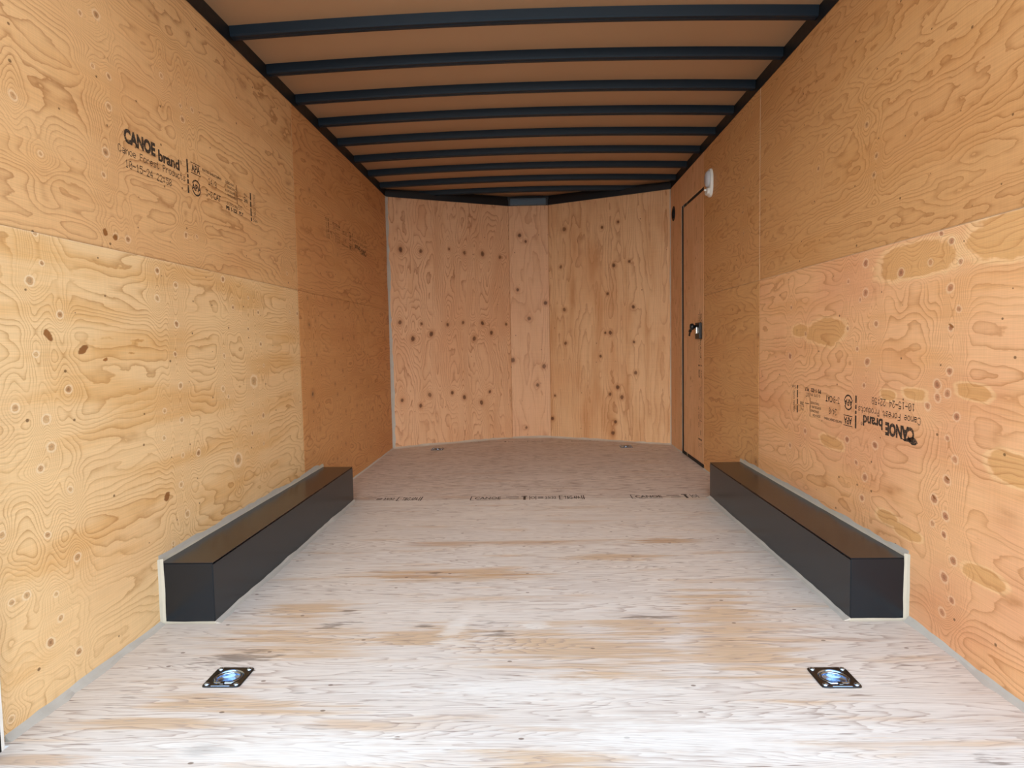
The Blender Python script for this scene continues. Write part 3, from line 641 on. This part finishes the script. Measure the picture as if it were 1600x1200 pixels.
def wall_stamp():
    T = text_polys; it = []
    it.append(T('CANOE', 0.010, 0.178, 0.010, 0.056, 0.055, 0.98))
    it.append(T('brand', 0.194, 0.326, 0.003, 0.042, 0.035, 0.98))
    it.append(ring_(0.336, 0.036, 0.006, 0.0015)); it.append(T('r', 0.334, 0.338, 0.034, 0.039))
    it += dots('Canoe Forest Products', -0.022, 0.362, -0.026, -0.002)
    it += dots('10-15-24 22:58', 0.010, 0.268, -0.066, -0.041)
    for a, b in ((-0.062, -0.034), (-0.028, -0.012), (-0.006, 0.006), (0.012, 0.060)): it.append(R_(0.374, a, 0.385, b))
    it.append(R_(0.404, 0.056, 0.474, 0.059)); it.append(R_(0.404, 0.018, 0.474, 0.021))
    it.append(T('APA', 0.408, 0.470, 0.025, 0.053, 0.03))
    it.append(ring_(0.438, -0.031, 0.030, 0.006, 28, 152, sx=1.1)); it.append(ring_(0.438, -0.031, 0.030, 0.006, 208, 332, sx=1.1))
    it.append(T('APA', 0.404, 0.472, -0.043, -0.018, 0.03))
    it.append(T('RATED SHEATHING', 0.490, 0.640, 0.046, 0.056, 0.02))
    it += dots('24/0', 0.532, 0.598, 0.004, 0.030); it += dots('3-8', 0.508, 0.560, -0.044, -0.018); it.append(T('CAT', 0.568, 0.628, -0.044, -0.018, 0.015))
    for i, (s, a, b) in enumerate((('SIZED FOR', .675, .750), ('SPACING', .690, .768), ('EXPOSURE 1', .672, .770), ('THICKNESS', .688, .770))):
        it.append(T(s, a, b, 0.046 - i * 0.017, 0.056 - i * 0.017, 0.01))
    it.append(R_(0.774, -0.020, 0.778, 0.060)); it.append(T('0.375 IN', .680, .775, -0.040, -0.028)); it.append(T('PS 1-22', .672, .768, -0.062, -0.045, 0.04))
    it.append(T('EXT', .785, .820, -0.040, -0.022)); it.append(T('PLY', .790, .832, -0.062, -0.046, 0.03)); it.append(R_(.786, .006, .828, .009))
    it.append(T('MILL', .845, .878, 0.034, 0.043)); it.append(T('566', .843, .880, 0.004, 0.028, 0.01))
    for a, b in ((-0.066, -0.050), (-0.044, -0.010), (-0.004, 0.02), (0.026, 0.058)): it.append(R_(0.905, a, 0.917, b))
    it.append(rot90(T('TECO TESTED', -0.040, 0.058, -0.010, 0.010), 0.950, 0.0)); it.append(T('566', 0.930, 0.975, -0.064, -0.050))
    return it
def floor_stamp():
    T = text_polys; it = []
    def br(s, d): return [R_(s, -.042, s + .006, .042), R_(s, .036, s + d, .042), R_(s, -.042, s + d * .8, -.036)]
    it += br(0.0, 0.03); it.append(T('CANOE', .026, .180, -.024, .026, 0.02)); it.append(R_(.040, -.040, .178, -.034))
    it += [R_(.21, .012, .285, .022), R_(.23, -.02, .285, -.012), R_(.300, .028, .334, .042), R_(.312, -.042, .326, .028)]
    it += [R_(.348, -.04, .352, .04), R_(.384, -.04, .388, .04), ring_(.368, 0, .026, .008, sx=.5)]
    it += [R_(.398, .004, .43, .016), R_(.398, -.016, .43, -.006)]; it.append(T('23/32', .44, .505, -.026, .026, 0.02))
    it += br(.522, .024); it.append(T('T&G', .552, .600, -.034, .032, 0.02)); it.append(T('APA', .606, .645, -.034, .032, 0.02))
    it += [R_(.652, -.042, .657, .042), R_(.663, -.042, .670, .042)]
    return it
WST = wall_stamp(); FST = floor_stamp()
def put_stamp(items, fn, parent, mat, lo=-9, hi=9, name='ink_stamp'):
    vs, fs = [], []
    for co, pl in items:
        c = co[:, 0].mean()
        if c < lo or c > hi: continue
        b = len(vs); vs += [fn(float(s), float(t)) for s, t in co]; fs += [[b + i for i in p] for p in pl]
    me = bpy.data.meshes.new(name); me.from_pydata(vs, [], fs); me.update()
    return obj(name, me, mat, parent)
E_ = 0.0006
tag(put_stamp(WST, lambda s, t: (-W2 + E_, 2.000 + s, 1.545 + t), l_up, INK), 'black upright ink stamp high on the left wall')
tag(put_stamp(WST, lambda s, t: (-W2 + E_, 4.940 - s, 1.635 - t), l_farup, INKW), 'faint upside-down ink stamp near the front left corner')
tag(put_stamp(WST, lambda s, t: (W2 - E_, 2.045 + s, 0.633 - t), r_low, INK), 'black upside-down ink stamp low on the right wall')
put_stamp(R_ and [(np.array([(0,0),(.012,.012),(.03,.016),(.05,.010),(.075,.002),(.09,.004),(.075,-.004),(.05,-.003),(.03,-.010),(.012,-.008)]), [list(range(10))])], lambda s, t: (W2 - E_, 2.035 + s, 0.578 + t), r_low, INK, name='ink_smear')
tag(put_stamp(WST, lambda s, t: (W2 - E_, 4.668 - t * .8, 1.105 - s), dskin, INKW), 'ink stamp running down the edge of the side door')
FS = [(-0.352, 3.772, -9, 9), (0.59, 3.772, -9, .41), (-1.31, 3.776, .40, 9)]
for x, y, lo, hi in FS:
    put_stamp(FST, lambda s, t: (x + s, y + t * 1.15, E_), floor, INK, lo, hi)
put_stamp(FST, lambda s, t: (-0.56 + s, 5.955 + t * .55, E_), floor, INKW)
put_stamp(FST, lambda s, t: (0.37 + s, 5.935 + t * .5, E_), floor, INKW, -9, .35)

# ================================================================== THINGS
# roof bows: nine hat-section cross members, arched
def bow_mesh():
    prof = [(0, 0.003), (0.004, -0.034), (0.008, -0.041), (0.020, -0.042), (0.023, -0.0395), (0.027, -0.0395), (0.030, -0.042), (0.046, -0.042), (0.051, -0.036), (0.055, 0.003)]
    bm = bmesh.new(); N = 40; rows = []
    for i in range(N + 1):
        x = -W2 + 0.004 + (2 * W2 - 0.008) * i / N
        z0 = arch(x) - CZ
        rows.append([bm.verts.new((x, y, z0 + z)) for y, z in prof])
    n = len(prof)
    for a, b in zip(rows, rows[1:]):
        for k in range(n): bm.faces.new((a[k], a[(k + 1) % n], b[(k + 1) % n], b[k]))
    bm.faces.new(rows[0]); bm.faces.new(rows[-1][::-1])
    bmesh.ops.recalc_face_normals(bm, faces=bm.faces)
    me = bpy.data.meshes.new('roof_bow'); bm.to_mesh(me); bm.free(); me.materials.append(BOW)
    return me
def weld_mesh(s):
    bm = bmesh.new(); box(bm, (s * (W2 - 0.075), -0.003, -0.052), (s * (W2 - 0.003), 0.058, -0.036)); bmesh.ops.recalc_face_normals(bm, faces=bm.faces)
    bmesh.ops.bevel(bm, geom=list(bm.edges), offset=0.003, segments=1, affect='EDGES')
    me = bpy.data.meshes.new('end_plate'); bm.to_mesh(me); bm.free(); me.materials.append(BLACK); return me
BYS = [2.764, 3.140, 3.518, 3.886, 4.266, 4.655, 5.044, 5.428, 5.815]
BLAB = ['black steel roof bow nearest the viewer at the top edge of the picture', 'second black roof bow counting from the viewer', 'third black roof bow counting from the viewer',
        'fourth black roof bow counting from the viewer', 'middle one of the nine black roof bows, fifth from the viewer', 'black roof bow sixth from the viewer, fourth before the front wall',
        'third last black roof bow before the front wall', 'second last black roof bow before the front wall', 'last black roof bow, just in front of the ridge bracket on the front wall']
bme = bow_mesh()
for y, lb in zip(BYS, BLAB):
    o = bpy.data.objects.new('roof_bow', bme); C.objects.link(o); o.location = (0, y, CZ)
    tag(o, lb, 'roof beam', 'black roof bows across the ceiling')

# bracket in the middle of the front top rail
bk = empty('ridge_bracket', (0.005, 6.152, HW), 'blue-grey steel bracket in the middle of the black rail above the front wall', 'bracket')
bm = bmesh.new(); prism(bm, [(-0.004, 0.0), (0.004, 0.0), (0.004, 0.058), (-0.012, 0.060), (-0.012, 0.052), (-0.004, 0.050)], lambda a, z: (-0.165, a, z), lambda a, z: (0.165, a, z))
obj('face_plate', bm, plain('blue_grey_steel', (0.05, 0.075, 0.10), 0.35, 0.3), bk)
bm = bmesh.new(); box(bm, (-0.165, -0.010, 0.001), (0.165, -0.004, 0.010)); bmesh.ops.recalc_face_normals(bm, faces=bm.faces)
obj('lip', bm, DARKZ, bk)

# wheel boxes
def wheel_box(s, label):
    root = empty('wheel_box', (s * W2, BX0, 0), label, 'wheel box', 'wheel boxes along the walls')
    o_ = -s   # inward direction
    X = lambda d: o_ * d
    L = BX1 - BX0
    def pb(name, a, b, mat=GLOSS, bev=0.0015):
        lo = [min(p, q) for p, q in zip(a, b)]; hi = [max(p, q) for p, q in zip(a, b)]
        return obj(name, bevel_box(lo, hi, bev, 1), mat, root)
    pb('side_panel', (X(BW - 0.004), 0.001, 0.0005), (X(BW - 0.001), L - 0.001, BH - 0.006))
    pb('end_panel', (X(0.002), 0.001, 0.0005), (X(BW - 0.004), 0.004, BH - 0.003))
    pb('end_panel', (X(0.002), L - 0.004, 0.0005), (X(BW - 0.004), L - 0.001, BH - 0.003))
    pb('top_panel', (X(0.002), 0.0, BH - 0.003), (X(BW), L, BH))
    bm = bmesh.new()
    k = 3 if s < 0 else 11
    bead(bm, (X(0), 0.0, BH), (X(0), L + .02, BH), (o_, 0, 0), (0, 0, 1), 0.004, 0.015, k, j=0.15)
    bead(bm, (X(0), 0.0, -0.001), (X(0), 0.0, BH + 0.014), (o_, 0, 0), (0, -1, 0), 0.013, 0.012, k + 1, j=0.10)
    bead(bm, (X(0.0), 0.0, 0.0), (X(BW + .004), 0.0, 0.0), (0, -1, 0), (0, 0, 1), 0.010, 0.006, k + 2, j=0.15)
    obj('caulk_bead', bm, CAULKW, root)
    bm = bmesh.new()
    bead(bm, (X(BW - 0.001), -0.004, 0.0), (X(BW - 0.001), L, 0.0), (o_, 0, 0), (0, 0, 1), 0.020, 0.008, k + 3, j=0.22)
    bead(bm, (X(0), -0.004, BH + .002), (X(0), L * .97, BH + .002), (o_, 0, 0), (0, 0, 1), 0.0025, 0.022, k + 4, j=0.2)
    obj('caulk_bead', bm, CAULK, root)
    return root
wheel_box(-1, 'long black steel wheel box along the foot of the left wall')
wheel_box(1, 'long black steel wheel box along the foot of the right wall')

# recessed tie-down rings
def tie_down(x, y, label):
    root = empty('tie_down_ring', (x, y, 0), label, 'tie-down ring', 'recessed tie-down rings in the floor')
    # plate with round opening
    bm = bmesh.new(); n = 160
    outer = []
    for i in range(n):
        ca, sa = math.cos(2 * math.pi * i / n + .01), math.sin(2 * math.pi * i / n + .01); q = 0.0525 / (abs(ca) ** 11 + abs(sa) ** 11) ** (1 / 11); outer.append((q * ca, q * sa))
    R0 = 0.0395
    inner = [(R0 * math.cos(math.atan2(p[1], p[0])), R0 * math.sin(math.atan2(p[1], p[0]))) for p in outer]
    rows = [[bm.verts.new((px, py, 0.0002)) for px, py in outer], [bm.verts.new((px, py, 0.0026)) for px, py in outer],
            [bm.verts.new((px * .972, py * .972, 0.0038)) for px, py in outer],
            [bm.verts.new((px * 1.03, py * 1.03, 0.0040)) for px, py in inner], [bm.verts.new((px, py, 0.0028)) for px, py in inner], [bm.verts.new((px, py, 0.0002)) for px, py in inner]]
    for a, b in zip(rows, rows[1:] + rows[:1]):
        for k in range(n): bm.faces.new((a[k], a[(k + 1) % n], b[(k + 1) % n], b[k]))
    bmesh.ops.recalc_face_normals(bm, faces=bm.faces)
    tag(obj('mounting_plate', bm, DARKZ, root), 'dark square plate')
    bm = bmesh.new()
    lathe(bm, [(0.0400, 0.0030), (0.0385, 0.0022), (0.0372, -0.004), (0.0335, -0.011), (0.027, -0.0160), (0.018, -0.0185), (0.008, -0.0195), (0, -0.0198)], 40)
    tag(obj('recessed_pan', bm, ZINC, root, smooth=True), 'bright bluish pan')
    # D shaped ring: straight bar towards the viewer
    bm = bmesh.new()
    arc = [(0.023, -0.0330, 0.0030)] + [(0.0335 * math.cos(a), 0.0335 * math.sin(a) - 0.001, 0.0005 - 0.003 * math.sin(a)) for a in [math.radians(-38 + 256 * i / 22) for i in range(23)]] + [(-0.023, -0.0330, 0.0030)]
    tube(bm, arc, 0.0042, 10, True)
    tag(obj('lashing_ring', bm, ZINC, root, smooth=True), 'bright D-shaped ring')
    obj('ring_bracket', bevel_box((-0.006, -0.0440, -0.002), (0.006, -0.0290, 0.0075), 0.002, 2), DARKZ, root)
    obj('front_lip', bevel_box((-0.026, -0.0515, 0.003), (0.026, -0.0470, 0.0052), 0.0009, 1), ZINC, root)
    for sx_, sy_ in ((-1, -1), (1, -1), (-1, 1), (1, 1)):
        bm = bmesh.new()
        lathe(bm, [(0.0072, 0.0032), (0.0070, 0.0055), (0.005, 0.0074), (0.0025, 0.0082), (0, 0.0084)], 16, Matrix.Translation((sx_ * 0.0405, sy_ * 0.0405, 0)))
        obj('screw', bm, ZINC, root, smooth=True)
TL = ['recessed steel tie-down ring in the floor at the left, nearest the viewer', 'recessed steel tie-down ring in the floor at the right, nearest the viewer',
      'small far tie-down ring in the floor near the front left corner', 'small far tie-down ring in the floor near the front right corner']
for (x, y), lb in zip(RINGS, TL): tie_down(x, y, lb)

# dome light on the right wall
lt = empty('dome_light', (W2, 4.388, 1.937), 'white oval dome light high on the right wall beside the side door', 'light')
def oval(hy, hz, x, n=40): return [(x, hy * math.copysign(abs(math.cos(a)) ** .8, math.cos(a)), hz * math.copysign(abs(math.sin(a)) ** .8, math.sin(a))) for a in [2 * math.pi * i / n for i in range(n)]]
def loft(bm, rings):
    R = [[bm.verts.new(p) for p in r] for r in rings]; n = len(R[0])
    for a, b in zip(R, R[1:]):
        for k in range(n): bm.faces.new((a[k], a[(k + 1) % n], b[(k + 1) % n], b[k]))
    bm.faces.new(R[0][::-1]); bm.faces.new(R[-1]); bmesh.ops.recalc_face_normals(bm, faces=bm.faces)
bm = bmesh.new(); loft(bm, [oval(.056, .092, -.0003), oval(.056, .092, -.010), oval(.053, .089, -.016), oval(.046, .082, -.018)])
obj('light_base', bm, WHITEP, lt, smooth=False)
bm = bmesh.new(); loft(bm, [[(x, y, z * .66 + .026) for x, y, z in oval(a, b, c)] for a, b, c in ((.044, .078, -.015), (.043, .077, -.026), (.036, .068, -.034), (.020, .045, -.039))])
tag(obj('lens', bm, LENS, lt, smooth=True), 'grey frosted lens')
bm = bmesh.new(); loft(bm, [[(x, y, z * .32 - .056) for x, y, z in oval(a, b, c)] for a, b, c in ((.040, .078, -.015), (.038, .074, -.028), (.030, .060, -.034))])
obj('lower_cover', bm, WHITEP, lt, smooth=False)
obj('switch', bevel_box((-.046, -.006, -.052), (-.033, .006, -.040), .002), WHITEP, lt)

# round black vent on the jamb panel
bm = bmesh.new(); mt = Matrix.Translation((W2, VH[0], VH[1])) @ Matrix.Rotation(-math.pi / 2, 4, 'Y')
vent = empty('round_vent', (W2, VH[0], VH[1]), 'round black vent opening beside the top of the side door', 'vent')
mt = Matrix.Rotation(-math.pi / 2, 4, 'Y')
lathe(bm, [(0.060, 0.0002), (0.060, 0.003), (0.056, 0.0045), (0.050, 0.003), (0.0405, 0.0015)], 32, mt)
obj('flange', bm, RUBBER, vent, smooth=True)
bm = bmesh.new(); lathe(bm, [(0.0400, 0.002), (0.0385, -0.012), (0.036, -0.016), (0, -0.016)], 32, mt)
obj('cup', bm, RUBBER, vent, smooth=True)
